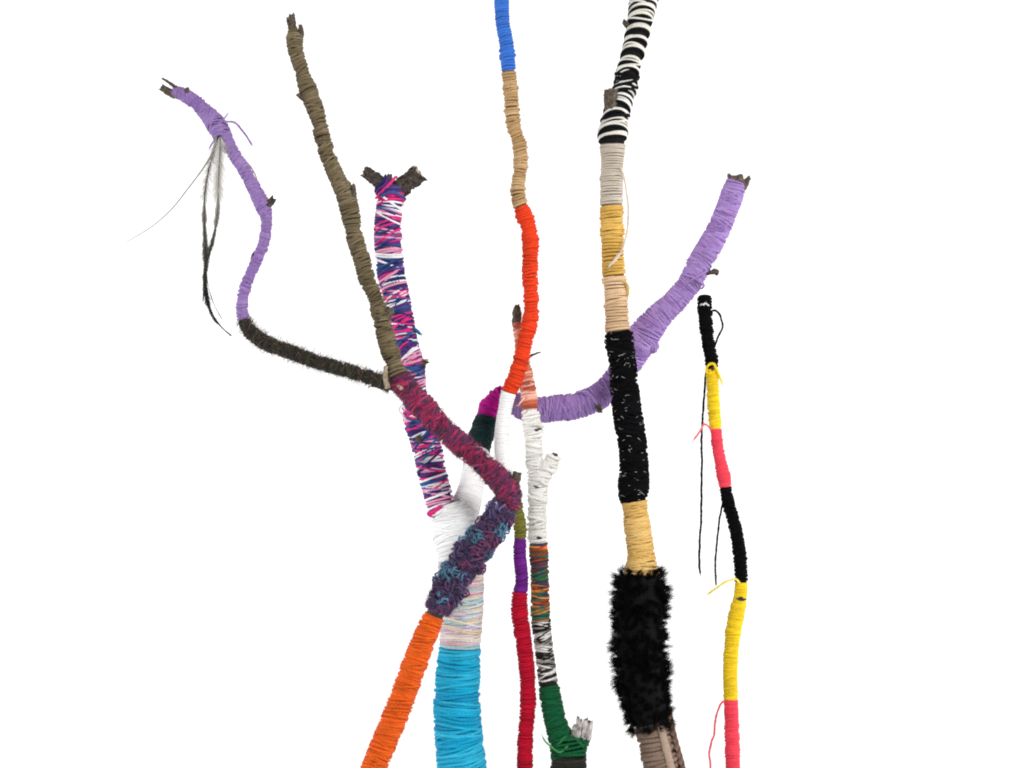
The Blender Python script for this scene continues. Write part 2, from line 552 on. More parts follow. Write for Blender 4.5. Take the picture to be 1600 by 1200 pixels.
# ------------------------------------------------------------------ setting: white studio sweep
def sweep():
    prof = [(-9.0, 0.0), (1.55, 0.0)]
    for k in range(1, 13):
        a = k / 12 * math.pi / 2
        prof.append((1.55 + .6 * math.sin(a), .6 - .6 * math.cos(a)))
    prof.append((2.15, 3.6))
    V, F = [], []
    for y, z in prof:
        V += [(-3.4, y, z), (3.4, y, z)]
    for i in range(len(prof) - 1):
        F.append((2 * i, 2 * i + 1, 2 * i + 3, 2 * i + 2))
    me = bpy.data.meshes.new('backdrop')
    me.from_pydata(V, [], F)
    for p in me.polygons: p.use_smooth = True
    m, nt, p = new_mat('white_paper')
    nz = nt.nodes.new('ShaderNodeTexNoise'); nz.inputs['Scale'].default_value = 30
    mr = nt.nodes.new('ShaderNodeMapRange'); mr.inputs[3].default_value = .88; mr.inputs[4].default_value = .9
    nt.links.new(nz.outputs[0], mr.inputs[0]); nt.links.new(mr.outputs[0], p.inputs['Base Color'])
    p.inputs['Roughness'].default_value = 1
    p.inputs['Specular IOR Level'].default_value = 0
    me.materials.append(m)
    o = bpy.data.objects.new('backdrop', me)
    COL.objects.link(o)
    o['kind'] = 'structure'


sweep()
GROUP = 'yarn wrapped sticks standing together'

def foot(path):
    i = int(np.argmin(path.P[:, 2]))
    return tuple(float(x) for x in path.P[i])


# ================================================================== 1. forked stick with orange foot, curly boucle and burgundy tweed
def stick_forked():
    main = Path([(410, 1638, 20, -95), (500, 1412, 20, -95), (555, 1275, 20, -95), (584, 1200, 19.5, -95), (625, 1100, 20.5, -94), (645, 1045, 20, -93), (662, 1000, 18.5, -92),
                 (679, 961, 17, -91), (705, 912, 18, -90), (735, 868, 20, -90), (765, 828, 17, -90), (790, 790, 16, -90)])
    up = Path([(797, 800, 13, -88), (795, 770, 19, -88), (777, 746, 18, -88), (745, 716, 15.5, -87), (722, 696, 17.5, -87), (700, 677, 15.5, -86), (672, 648, 17.5, -84),
               (645, 618, 16.5, -82), (625, 594, 17.5, -80), (617, 572, 14.5, -78), (604, 531, 13.5, -76), (595, 494, 13.5, -75),
               (583, 456, 12.5, -74), (576, 443, 12.5, -74), (566, 407, 13, -73), (554, 370, 13, -72), (547, 332, 14.5, -72), (540, 304, 14.5, -71), (526, 276, 12, -70),
               (511, 239, 12.3, -70), (504, 216, 12.5, -69), (498, 187, 11.8, -68), (484, 148, 13.5, -67), (472, 112, 11, -66), (462, 78, 11.5, -65), (460, 62, 12, -65), (457, 40, 8, -64)])
    side = Path([(640, 612, 13, -82), (602, 598, 12.3, -80), (547, 580, 10.5, -76), (500, 567, 10.5, -72), (454, 550, 11, -68), (416, 536, 11.2, -64), (394, 521, 11.5, -62), (381, 500, 10.3, -62),
                 (379, 469, 9.3, -62), (383, 450, 9.2, -62), (390, 431, 9, -62), (399, 412, 8.7, -62), (411, 384, 9, -62), (416, 356, 8.6, -62), (416, 338, 10, -62),
                 (411, 322, 12.3, -62), (403, 306, 11.3, -62), (388.6, 278, 10.2, -61), (371.7, 250, 10, -60), (353, 222, 11.2, -60), (337, 196, 13.8, -60), (322, 176, 12, -60),
                 (306, 160, 11.3, -60), (289, 149, 11, -60), (270, 142, 9.5, -60)])
    t = thing('yarn_wrapped_stick', 'forked stick with orange foot, curly purple boucle, burgundy elbow and brown and lavender branches', 'stick', foot(main), GROUP)
    core(main, t); core(up, t, 4); core(side, t, 3.5)
    OR = C(232, 98, 26, 1.04)
    section(main, t, (535, 1325), (679, 961), 1.75, solid(OR, .13), 'bright orange wool wrap on the foot', M_WOOL, (1.2, 5, OR), ja=.13, jb=.06, a0=-.06, b0=.16, over=34, over_slant=.35, lump=1.0)
    # curly boucle
    s0, s1 = main.find(682, 955), main.L
    mb = MB()
    PU, PL, TE, IN = C(78, 55, 92), C(112, 58, 98), C(84, 124, 152), C(84, 76, 116)
    wrap(mb, main, s0, s1, 3.0, varied([PU, PL, IN, PU], .10), jr=.7, ja=.25, over=10, lump=1.5)
    bo = lab(mb.build('yarn_wrap', M_TWEED, t), 'curly purple and teal boucle wrap')
    r = np.random.default_rng(21)
    n = 480
    q = r.uniform(s0, s1 - .004, n); th = r.uniform(0, 2 * math.pi, n)
    P, nn = main.surf(q, th, np.full(n, 0.0))
    lr = r.uniform(3.0, 6.8, n) / 1000 * np.clip((q - s0) / .022, .45, 1) * np.where(r.uniform(size=n) < .14, 1.5, 1)
    tt = np.cross(main.g(main.T, q), nn)
    ang = r.uniform(0, 2 * math.pi, n)
    tg = np.cos(ang)[:, None] * tt + np.sin(ang)[:, None] * main.g(main.T, q)
    e1 = nrm(nn + r.normal(0, .55, (n, 3))); e2 = nrm(tg - (tg * e1).sum(-1, keepdims=True) * e1); e3 = np.cross(e1, e2)
    k = 17
    ph = np.linspace(0, 2 * math.pi * 1.3, k)[None, :, None]
    cen = P + nn * (lr * r.uniform(-.2, .45, n) + np.clip((q - s0) / .03, 0, 1) * .0055 * np.maximum(0, noise(q * 60, 15) + .7 * noise(th * 1.7 + 3, 19)))[:, None]
    LP = cen[:, None] + lr[:, None, None] * (np.cos(ph) * e1[:, None] * r.uniform(.6, 1, (n, 1, 1)) + np.sin(ph) * e2[:, None] + (ph / 8 - .4) * e3[:, None] * 1.1)
    LP += r.normal(0, .0004, LP.shape)
    cl = noise(q * 34, 5) + .8 * noise(th * 1.3, 9) + r.normal(0, .3, n)
    cols = np.where((cl > 1.1)[:, None], TE, np.where((cl > .5)[:, None], IN, np.where((cl > -.3)[:, None], PU, PL))) * r.uniform(.75, 1.3, (n, 1))
    kq = (D + P[:, 1]) / D
    X, Y = P[:, 0] / kq * 1000 + 800, 600 - (P[:, 2] - ZC) / kq * 1000
    for cx, cy, rr in [(738, 838, 15), (782, 828, 13), (768, 868, 11), (694, 897, 14), (715, 893, 10), (690, 935, 9), (762, 790, 8)]:
        m = (X - cx) ** 2 + (Y - cy) ** 2 < rr * rr
        cols[m] = TE * r.uniform(.7, 1.25, (m.sum(), 1))
        LP[m] += nn[m][:, None] * .002
    m = (X - 778) ** 2 + (Y - 785) ** 2 < 190
    cols[m] = C(112, 100, 150) * r.uniform(.8, 1.2, (m.sum(), 1))
    mb = MB()
    mb.tubes(LP, r.uniform(.95, 1.9, (n, 1)) / 1000 * (1 - .3 * np.linspace(-1, 1, k)[None] ** 2), cols, 6)
    lo = mb.build('yarn_loops', M_TWEED, bo); lo['kind'] = 'stuff'
    fuzz(main, s0, s1, 6500, 7, np.array([PU, PL, TE, IN]), bo, rad=.24, seed=31, off=2.5, curl=1.6)
    # burgundy tweed
    BU, B2, B3 = C(150, 36, 76), C(108, 40, 76), C(74, 54, 88)
    a, b = up.S[2], up.find(624, 588)
    mb = MB()
    wrap(mb, up, a, b, 2.0, varied([BU, BU, B2, C(175, 50, 95), B3, C(60, 36, 50), B3], .011), jr=1.5, ja=.28, jb=.15, over=80, over_slant=1.0, lump=3.2, undercol=B2, flat=.9)
    bu = lab(mb.build('yarn_wrap', M_TWEED, t), 'knobbly burgundy tweed wrap')
    fuzz(up, a, b, 5200, 5, np.array([BU, B2, C(190, 70, 110), B3, BU, C(60, 50, 80), C(60, 34, 46)]), bu, rad=.32, seed=33, tang=1.2, off=.2, curl=1.6)
    # brown branch
    BR = C(110, 98, 74)
    section(up, t, (624, 588), (457, 38), 1.9, varied([BR, C(98, 85, 62), C(128, 114, 90), BR], .12, .6), 'olive brown wool wrap on the tall branch', M_WOOL, (1.3, 4, BR * 1.2),
            ja=.16, jb=.10, b0=.06, over=62, over_slant=.55, lump=1.8, jr=.7, flat=.95, undercol=C(60, 50, 36))
    stub(t, [(457, 48, 7, -64), (456, 34, 6, -64), (456, 22, 5, -64)], seed=1, mat=M_BROWNBARK, jag=.5)
    stub(t, [(452, 42, 2, -66), (449.5, 34, 1.8, -66), (448.5, 27, 1.4, -66)], 'twig_stub', M_BROWNBARK, M_BROWNBARK, 8, seed=2)
    stub(t, [(464, 66, 6, -66), (470, 54, 5, -66), (469, 38, 2.6, -66)], 'twig_stub', M_BROWNBARK, M_BROWNBARK, 10, seed=3)
    stub(t, [(480, 158, 4, -70), (472, 153, 4, -74), (465, 147, 3, -76)], 'twig_stub', M_BROWNBARK, M_BROWNBARK, 10, seed=4)
    stub(t, [(549, 312, 7, -76), (551, 302, 6, -78), (553, 288, 2.2, -78)], 'twig_stub', M_BROWNBARK, M_BROWNBARK, 10, seed=5, jag=.9)
    stub(t, [(603, 494, 9, -78), (608, 486, 7.5, -79), (609, 481, 6, -79)], 'twig_stub', M_BROWNBARK, M_BROWNBARK, 12, seed=6)
    knot(t, up, 591, 498, 5, 5, 0, M_BROWNBARK, 7, 1.5)
    stub(t, [(606, 606, 5, -88), (602, 590, 4.6, -92), (603, 572, 3.5, -94)], 'bark_strip', M_WOOD, M_WOOD, 10, seed=8)
    knot(t, up, 626, 606, 4, 8.5, .2, M_WOOD, 9, 1.8)
    knot(t, up, 694, 675, 5, 4, .5, M_BROWNBARK, 10, 2.0)
    stub(t, [(800, 758, 8, -88), (806, 748, 7, -90), (809, 738, 6.2, -92)], 'twig_stub', M_BROWNBARK, M_BROWNBARK, 12, seed=11, jag=.25)
    # dark hairy branch
    DK, D2, D3, D4 = C(46, 44, 40), C(62, 42, 44), C(58, 60, 42), C(34, 36, 36)
    a, b = side.find(612, 601), side.find(381, 499)
    mb = MB()
    wrap(mb, side, a, b, 2.2, varied([DK, D2, D3, D4, DK], .07), jr=.8, ja=.2, over=22, over_slant=.7, lump=1, undercol=D4)
    dk = lab(mb.build('yarn_wrap', M_TWEED, t), 'dark hairy moss brown wrap')
    HC = np.array([C(150, 135, 100), C(110, 98, 70), C(90, 50, 55), C(60, 60, 45), C(45, 42, 38)])
    fuzz(side, a, b, 2100, 6, np.array([DK, D3, D2, C(84, 78, 58)]), dk, rad=.3, seed=41, tang=1.4, off=0, curl=1.6)
    fuzz(side, a, b, 800, 18, HC, dk, rad=.2, seed=42, tang=1.3, off=0, curl=1.3, name='long_fuzz')
    # lavender arm
    LV = C(151, 123, 180)
    section(side, t, (381, 500), (268, 141), 1.6, varied([LV, C(146, 114, 178), C(162, 132, 192), LV], .3, .6), 'lavender wool wrap on the bent arm', M_WOOL, (1.0, 4, LV),
            ja=.20, jb=.08, b0=.08, over=50, over_slant=.6, lump=.6, jr=.5)
    # the lashing that holds the feathers
    mb = MB()
    lash = Path([(361, 236, 11, -62), (353, 222, 13, -62), (343, 203, 15.5, -62), (333, 188, 15.5, -62), (322, 176, 12, -62)])
    wrap(mb, lash, 0, lash.L, 1.6, solid(LV, .12), ja=.2, a0=.34, b0=.1, over=12, over_slant=.8, under=False)
    lab(mb.build('yarn_lashing', M_WOOL, t), 'lavender lashing around the feather quills')
    stub(t, [(277, 139, 4, -64), (264, 129, 2.6, -64), (253, 122.5, 1.6, -64)], 'twig_stub', M_BROWNBARK, M_BROWNBARK, 9, seed=12)
    stub(t, [(275, 148, 7, -60), (263, 143, 6, -60), (252, 136, 4.5, -60)], 'twig_stub', M_BROWNBARK, M_BROWNBARK, 12, seed=13, jag=.8)
    stub(t, [(290, 147, 4, -66), (292, 141, 3.8, -70), (294, 138, 3, -71)], 'twig_stub', M_BROWNBARK, M_BROWNBARK, 9, seed=14)
    stub(t, [(412, 324, 6, -64), (421, 318, 6, -66), (427, 311, 5, -67)], 'twig_stub', M_BARK, M_BARK, 12, seed=15, jag=.9)
    thread(t, [(342, 190, -74), (352, 190, -76), (367, 192, -74), (379, 205, -70), (388, 217, -68), (395, 228, -66)], 1.7, LV, seed=1)
    thread(t, [(340, 212, -72), (334, 220, -76), (329, 228, -76), (326, 234, -75)], 1.3, LV, seed=2)
    thread(t, [(340, 192, -72), (348, 187, -74), (355, 179, -74)], 1.5, LV, seed=3, fray=10)
    thread(t, [(405, 300, -50), (402, 282, -50), (393, 262, -50), (385, 252, -50)], .9, C(150, 125, 120), seed=4)
    stub(t, [(400, 392, 2, -58), (396, 398, 3, -56), (392, 406, 1.2, -56)], 'bark_strip', M_BARK, M_BARK, 8, seed=16)
    return t


# ================================================================== feathers tied to the lavender arm
def feather(pts, label, vane, down, colv, cold, shaft=.7, seed=0, tipfrac=1.0):
    p = Path([(x, y, 1, d) for x, y, d in pts])
    t = thing('feather', label, 'feather', tuple(float(v) for v in p.P[0]), 'feathers tied to the lavender arm')
    q = np.linspace(0, p.L, max(20, int(p.L / .003)))
    mb = MB()
    mb.tubes(p.g(p.P, q)[None], (shaft / 1000 * (1 - .55 * (q / p.L)))[None], colv * .8, 6, p.g(p.F, q)[None])
    mb.build('shaft', M_FEATHER, t)
    r = np.random.default_rng(seed)
    if vane:
        mb = MB()
        n = int(p.L * 1000 * 10)
        qq = r.uniform(p.L * .2, p.L * .985, n)
        sg = np.where(r.uniform(size=n) < .5, -1, 1)
        wv = vane / 1000 * np.clip((qq / p.L - .18) * 5, 0, 1) * np.clip((1 - qq / p.L) * 6, .3, 1) * r.uniform(.5, 1.1, n) * (.75 + .35 * noise(qq * 55, seed))
        d = p.g(p.N, qq) * sg[:, None] * .34 + p.g(p.T, qq) * 1.0 + p.g(p.F, qq) * r.normal(0, .10, (n, 1))
        f = np.clip(qq / p.L * 2.2 - .45 + r.normal(0, .15, n), 0, 1)[:, None]
        fibres(mb, p.g(p.P, qq), d, wv * 2.3, .00026, cold * (1 - f) + colv * f, 4, .22, seed)
        o = mb.build('vane', M_FEATHER, t); o['kind'] = 'stuff'
    if down:
        mb = MB()
        n = int(down[1])
        qq = r.uniform(.0, p.L * down[2], n)
        sg = np.where(r.uniform(size=n) < .5, -1, 1)
        d = p.g(p.N, qq) * (sg * r.uniform(.2, .7, n))[:, None] + p.g(p.T, qq) * .9 + p.g(p.F, qq) * r.normal(0, .35, (n, 1))
        cols = cold[None] * r.uniform(.7, 1.15, (n, 1))
        fibres(mb, p.g(p.P, qq), d, down[0] / 1000 * r.uniform(.4, 1.2, n), .00017, np.clip(cols, 0, .88), 5, .5, seed + 1)
        o = mb.build('down', M_FEATHER, t); o['kind'] = 'stuff'
    return t


# ================================================================== 2. thick blue footed stick, rainbow branch and long lavender branch
def stick_blue():
    trunk = Path([(760, 1640, 42, 0), (742, 1400, 40, 0), (730, 1270, 39, 0), (722, 1200, 38, 0), (716, 1140, 36.5, 0), (714, 1100, 36, 0), (716, 1050, 34.5, 0), (718.5, 1010, 32.5, 0), (721, 960, 33.5, 0), (721, 910, 35, 0), (718, 870, 35, 0),
                  (711, 835, 36, 0), (706, 805, 33, 0), (700, 785, 24, 0)])
    left = Path([(700, 830, 20, -4), (690, 803, 20, -4), (686, 780, 22, -2), (680, 757, 21.5, 0), (674, 735, 22.5, 0), (671, 715, 23, 0), (664, 691, 22, 0), (653, 663, 20.5, 0), (648, 640, 19.5, 0), (647, 606, 18.5, 0),
                 (643, 571, 19.5, 0), (633, 531, 18.5, 0), (627, 494, 18.5, 0), (618, 456, 20, 0), (611, 428, 21, 0), (608, 400, 21.5, 0), (606.5, 375, 21.5, 0), (605.5, 351, 20.5, 0), (609, 323, 20.5, 0), (611, 304, 22, 0), (611, 290, 19, 0)])
    right = Path([(712, 840, 26, 6), (724, 802, 25, 14), (735, 766, 21, 28), (742, 728, 19.5, 42), (748, 694, 19.5, 58), (761, 657, 19, 76), (770, 634, 19, 84), (786, 622, 19, 88), (806, 632, 19, 88), (830, 640, 20, 88), (869, 638, 21, 88), (897, 635, 21, 88), (918, 628, 21, 88), (938, 618, 20.5, 88),
                  (962, 594, 20.5, 88), (985, 560, 23, 88), (1006, 524, 25, 86), (1030, 494, 20.5, 84), (1055, 470, 18.5, 82), (1082, 435, 19, 80), (1093, 412, 19, 79), (1117, 370, 18.5, 78), (1136, 327, 17.3, 77), (1148, 292, 16.5, 76), (1151, 282, 14, 76)])
    t = thing('yarn_wrapped_stick', 'thick stick with turquoise blue foot, pink and navy forked branch and long lavender branch', 'stick', foot(trunk), GROUP)
    core(trunk, t, 5); core(left, t, 4); core(right, t, 4)
    BL = C(22, 164, 203, 1.2)
    section(trunk, t, (735, 1320), (718.5, 1011), 2.5, varied([BL, C(16, 148, 192, 1.2), C(50, 178, 212, 1.2), BL], .35, .6), 'chunky turquoise blue wool wrap on the foot', M_WOOL, (2.2, 6, BL * 1.15), ja=.10, jb=.05, b0=-.08, over=34, over_slant=.3, lump=1.4, seg=30, jr=.6)
    PA = [C(230, 222, 214), C(222, 178, 190), C(226, 212, 206), C(168, 200, 206), C(200, 188, 214), C(226, 210, 180), C(226, 186, 186)]
    section(trunk, t, (718.5, 1011), (718, 872), 1.7, varied(PA, .5, .25), 'pastel cream, pink and mint cotton wrap', M_ACRYL, None, ja=.09, b0=-.06, over=22, over_slant=.25, seg=30)
    WH = np.array([.9, .9, .9])
    section(trunk, t, (718, 872), (700, 786), 2.0, varied([WH, WH, WH * .93, WH * np.array([.92, .95, .95])], .5, .5), 'white wool wrap below the fork', M_SOFT, None, ja=.10, b0=.12, over=12, over_slant=.3, seg=30, jr=.2, flat=.5)
    NV, B2, HP, LP, WT, PU, TL = C(44, 48, 104), C(58, 84, 142), C(226, 52, 132), C(232, 160, 192), C(240, 240, 242, 1.2), C(92, 48, 122), C(36, 100, 150)
    a, b = left.find(690, 804), left.find(611, 291)
    mb = MB()
    MULT = varied([NV, B2, HP, LP, WT, PU, NV, HP, WT, TL, PU], .2, .12)
    wrap(mb, left, a, b, 2.0, MULT, pitch=3.9, jr=.9, ja=.14, jb=.08, jp=.6, b0=.05, over=115, over_slant=.6, lump=1.2, undercol=PU, seg=24)
    lab(mb.build('yarn_wrap', M_ACRYL, t), 'hot pink, navy, purple and white variegated wrap')
    stub(t, [(606, 300, 11, -3), (592, 284, 10, -4), (580, 275, 8.5, -6), (569, 268, 8.5, -8)], 'branch_fork', M_BARK, M_WOOD, 18, .18, .5, 21, .2)
    stub(t, [(614, 304, 14, 2), (628, 290, 14, 2), (642, 279, 13, 2), (656, 269, 13.5, 2)], 'branch_fork', M_BARK, M_WOOD, 20, .2, .45, 22, .22)
    stub(t, [(607, 290, 7, -6), (608, 279, 5, -8), (609, 272, 3, -8)], 'twig_stub', M_BROWNBARK, M_WOOD, 10, seed=23)
    stub(t, [(650, 572, 9, -4), (660, 568, 7.5, -4), (667, 565, 5.5, -4)], 'twig_stub', M_BARK, M_WOOD, 12, .2, .8, 24)
    knot(t, left, 656, 687, 6, 7, 0, M_BROWNBARK, 25, 2.5)
    for k, (pts, c) in enumerate([([(587, 310, -14), (596, 300, -22), (606, 290, -24), (616, 279, -16), (620, 276, -4)], HP),
                                  ([(588, 303, -8), (592, 296, -20), (602, 288, -22), (606, 276, -10)], PU), ([(586, 300, -6), (589, 292, -18), (599, 283, -20), (603, 273, -8)], NV),
                                  ([(590, 308, -14), (596, 302, -22), (604, 293, -24), (610, 281, -14)], PU),
                                  ([(596, 306, -22), (612, 300, -24), (628, 306, -18), (634, 312, -4)], B2)]):
        thread(t, pts, 2.2, c, 'crossing_strand', seed=60 + k)
    thread(t, [(642, 512, -8), (650, 516, -12), (657, 522, -14)], 3, TL, seed=31, fray=14)
    thread(t, [(668, 803, -24), (676, 800, -27), (684, 795, -27), (690, 790, -26)], 3.2, HP, 'crossing_strand', seed=32)
    thread(t, [(676, 806, -23), (686, 800, -26), (696, 794, -25), (706, 790, -18)], 2.6, WT, 'crossing_strand', seed=33)
    thread(t, [(634, 655, -14), (628, 648, -20), (624, 640, -18), (628, 634, -16), (633, 640, -16)], 1.8, WT, seed=34, fray=6)
    # right branch
    section(right, t, (712, 838), (745, 704), 2.0, solid(WH, .02), 'white wool wrap under the dark green', M_SOFT, None, ja=.06, jr=.1, jp=.15, flat=.45)
    DG, MG = C(17, 42, 42, 1.2), C(158, 16, 120, 1.5)
    section(right, t, (745, 704), (762, 655), 1.8, solid(DG, .2), 'very dark green wrap', M_WOOL, (1.6, 4, DG), ja=.1, b0=.1, over=6, over_slant=.3)
    section(right, t, (762, 655), (800, 629), 2.1, solid(MG, .15), 'magenta wrap', M_WOOL, (1.4, 4, MG), ja=.15, over=8, over_slant=.4, lump=.8)
    LV = C(157, 127, 186, 1.15)
    section(right, t, (800, 629), (1151, 284), 1.45, varied([LV, C(146, 112, 176, 1.15), C(170, 140, 200, 1.15), LV], .25, .5), 'lavender wool wrap on the long branch', M_WOOL, (1.8, 4.5, LV), ja=.20, jb=.08, b0=.0, over=130, over_slant=.55, lump=1.0, jr=.6, seg=26)
    stub(t, [(1146, 300, 14, 76), (1150, 288, 13.5, 76), (1153, 278, 14, 76)], 'branch_end', M_BROWNBARK, M_WOOD, 20, .2, .3, 26)
    stub(t, [(1160, 296, 5, 72), (1166, 286, 4, 72), (1171, 276, 4, 72)], 'twig_stub', M_BROWNBARK, M_BROWNBARK, 10, .25, .6, 27)
    stub(t, [(1100, 426, 5, 74), (1110, 426, 3.5, 70), (1117, 424, 4.6, 68), (1123, 427, 4, 68)], 'twig_stub', M_BARK, M_BROWNBARK, 10, .25, .5, 28)
    bump = Path([(990, 540, 16, 84), (1005, 540, 15, 82), (1018, 542, 11, 80), (1027, 543, 6.5, 80), (1030, 543.5, 2, 80)])
    mb = MB()
    wrap(mb, bump, .004, bump.L, 1.5, solid(LV, .1), ja=.25, a0=.25, over=14, over_slant=.5)
    lab(mb.build('yarn_wrap', M_WOOL, t), 'lavender wrap over a side bump')
    stub(t, [(934, 634, 5, 68), (937, 641, 4, 66), (938, 645, 3, 66)], 'twig_stub', M_BROWNBARK, M_WOOD, 9, seed=30)
    for k, pts in enumerate([[(1068, 446, 62), (1086, 434, 58), (1104, 424, 66), (1108, 423, 76)], [(1070, 428, 62), (1086, 436, 58), (1100, 446, 66), (1096, 452, 78)],
                             [(910, 614, 70), (922, 618, 66), (933, 632, 66), (938, 642, 74)], [(902, 612, 72), (916, 612, 66), (930, 624, 65), (940, 638, 74)]]):
        thread(t, pts, 1.6, LV, 'crossing_strand', seed=80 + k)
    thread(t, [(1078, 412, 60), (1074, 407, 62), (1072, 404, 62)], 1.0, LV, seed=90)
    return t


# ================================================================== 3. stick with coral tip, white middle and green fork
def stick_white():
    p = Path([(885, 1636, 30, 30), (886, 1400, 29, 30), (888, 1280, 29, 30), (889, 1200, 28, 30), (888, 1180, 28, 30), (876, 1152, 20, 30), (867.5, 1125, 17.2, 30), (862, 1100, 17, 30), (857.5, 1072, 16, 30), (855, 1055, 14.5, 30), (853, 1037, 14.5, 30), (850, 1012, 14, 30), (846, 980, 14.5, 30), (844.5, 962, 15, 30),
              (844, 926, 14, 30), (843, 889, 14.3, 30), (841, 851, 15, 30), (840, 832, 15.7, 30), (839.5, 795, 15.5, 30), (841, 767, 16, 30), (840, 745, 16, 30), (835, 719, 14, 30), (834, 692, 13.3, 30), (832, 667, 14.3, 30), (828.5, 642, 13.2, 32), (827, 620, 13, 34), (822, 590, 11.5, 36), (817, 560, 9.5, 38), (811, 530, 8.2, 38), (808, 503, 7.8, 38)])
    stubp = Path([(886, 1180, 20, 28), (896, 1170, 18.5, 27), (903, 1160, 17, 26), (906, 1152, 16, 26)])
    horn = Path([(838, 762, 15, 27), (849, 741, 13.5, 24), (858, 728, 13, 23), (863, 718, 12.5, 22), (866, 711.5, 11, 22), (867, 709, 7, 22)])
    t = thing('yarn_wrapped_stick', 'stick with bare coral wrapped tip, white middle, striped bands and green fork at its foot', 'stick', foot(p), GROUP)
    core(p, t, 4); core(stubp, t, 4)
    DK = C(46, 47, 40)
    section(p, t, (888, 1320), (888, 1178), 2.4, solid(DK, .2), 'dark olive black wool foot wrap', M_WOOL, (1.6, 4, DK), ja=.12, b0=-.05, over=10, over_slant=.3, seg=26)
    GR = C(14, 88, 52, 1.15)
    section(p, t, (886, 1178), (857.5, 1071), 1.8, solid(GR, .2), 'bottle green wool wrap', M_WOOL, (1.6, 5, GR), ja=.14, b0=.05, over=18, over_slant=.4, jr=.5)
    mb = MB()
    wrap(mb, stubp, .004, stubp.L, 2.1, solid(GR, .2), ja=.2, a0=.2, over=10, over_slant=.6)
    lab(mb.build('yarn_wrap', M_WOOL, t), 'green wrap around the side fork')
    stub(t, [(903, 1160, 12, 28), (907, 1146, 11.5, 28), (910, 1134, 9, 28)], 'bare_branch_end', M_BARK, M_BARK, 16, .15, .3, 41)
    for k, (x0, x1, y1, w, d) in enumerate([(894, 900, 1131, 4.2, 18), (902, 906, 1123, 4.8, 14), (911, 915, 1125, 4.6, 15), (919, 922, 1127, 4.2, 19)]):
        stub(t, [(x0, 1156, w, d), (x0 + (x1 - x0) * .4, 1146, w, d), (x0 + (x1 - x0) * .8, 1134, w, d + 1), (x1, y1, w * .9, d + 2)], 'wood_prong', M_BIRCH, M_BARK, 14, .2, .9, 141 + k, .4)
    for k, (pts, c) in enumerate([([(870, 1165, 4), (880, 1155, 2), (886, 1150, 6)], C(40, 120, 60)), ([(898, 1152, 4), (907, 1161, 1), (914, 1170, 10)], C(30, 110, 60)),
                                  ([(870, 1172, 0), (890, 1170, -3), (908, 1166, 2), (915, 1162, 16)], GR), ([(868, 1166, 0), (886, 1163, -3), (906, 1160, 3), (917, 1156, 16)], GR), ([(872, 1178, 2), (894, 1176, -3), (914, 1172, 6), (916, 1168, 18)], GR),
                                  ([(866, 1158, 6), (884, 1156, 1), (900, 1155, 4), (914, 1153, 16)], GR), ([(874, 1180, 2), (896, 1180, -3), (914, 1178, 6), (914, 1177, 18)], GR)]):
        thread(t, pts, 2.1, c, 'crossing_strand', seed=100 + k)
    thread(t, [(888, 1165, -2), (874, 1175, -2), (862, 1167, 2), (852, 1158, 6), (848, 1152, 8)], 1.5, C(70, 140, 80), seed=110, fray=5)
    BW = varied([C(30, 30, 28), C(232, 230, 226, 1.), C(40, 38, 36), C(150, 148, 142), C(236, 234, 230, 1.), C(26, 26, 26)], .12, .15)
    section(p, t, (857.5, 1071), (845, 968), 1.8, BW, 'black and white marled wrap', M_ACRYL, None, pitch=4.0, ja=.18, jp=.6, over=30, over_slant=.5, jr=.8)
    RU = varied([C(152, 72, 46), C(214, 134, 66), C(44, 112, 70), C(44, 70, 82), C(240, 134, 58), C(56, 60, 100), C(120, 56, 42), C(150, 72, 46), C(90, 92, 60), C(44, 108, 70), C(58, 54, 60)], .11, .2)
    section(p, t, (845, 968), (841, 848), 1.7, RU, 'rust, green and orange variegated wrap', M_ACRYL, None, ja=.12, jp=.5, over=26, over_slant=.35, jr=.7)
    WH = C(224, 222, 218, 1.32)
    section(p, t, (841, 848), (828.5, 641), 2.5, varied([WH, C(216, 215, 210, 1.3), WH], .6, .6), 'soft white wool wrap in the middle', M_WOOL, (1.1, 4, WH), ja=.12, b0=.0, over=16, over_slant=.4, seg=24, lump=.6, jr=.5)
    mb = MB()
    wrap(mb, horn, .008, horn.L, 2.9, solid(WH, .05), ja=.2, a0=.25, over=5, over_slant=.5)
    hw = lab(mb.build('yarn_wrap', M_WOOL, t), 'white wrap on the short side horn')
    fuzz(horn, .008, horn.L, 60, 4, WH, hw, seed=71)
    stub(t, [(865, 714, 5, 21), (867, 710, 5, 20), (868, 708, 4, 20)], 'twig_stub', M_BROWNBARK, M_WOOD, 12, .15, .2, 42)
    knot(t, p, 840, 671, 7.5, 6.5, -.3, M_BARK, 43, 1.2)
    knot(t, p, 838, 727, 6, 3.2, .2, M_BARK, 44, .8)
    knot(t, p, 842, 839, 4.5, 2.6, -.2, M_BARK, 45, .8)
    knot(t, p, 838, 760, 4.5, 1.8, -.3, M_BARK, 49, .8)
    for k, pts in enumerate([[(822, 662, 22), (830, 664, 15), (840, 663, 12), (851, 668, 22)], [(822, 684, 22), (832, 683, 16), (842, 681, 12), (851, 674, 22)]]):
        thread(t, pts, 2.8, WH, 'crossing_strand', seed=120 + k)
    CO = varied([C(206, 108, 82), C(190, 92, 70), C(240, 176, 152), C(214, 124, 98), C(150, 80, 64), C(244, 196, 178)], .075, .3)
    section(p, t, (828.5, 641), (808, 502), 1.6, CO, 'coral and salmon cotton wrap near the tip', M_ACRYL, (.8, 3, C(220, 140, 110)), ja=.12, over=20, over_slant=.35, jr=.5)
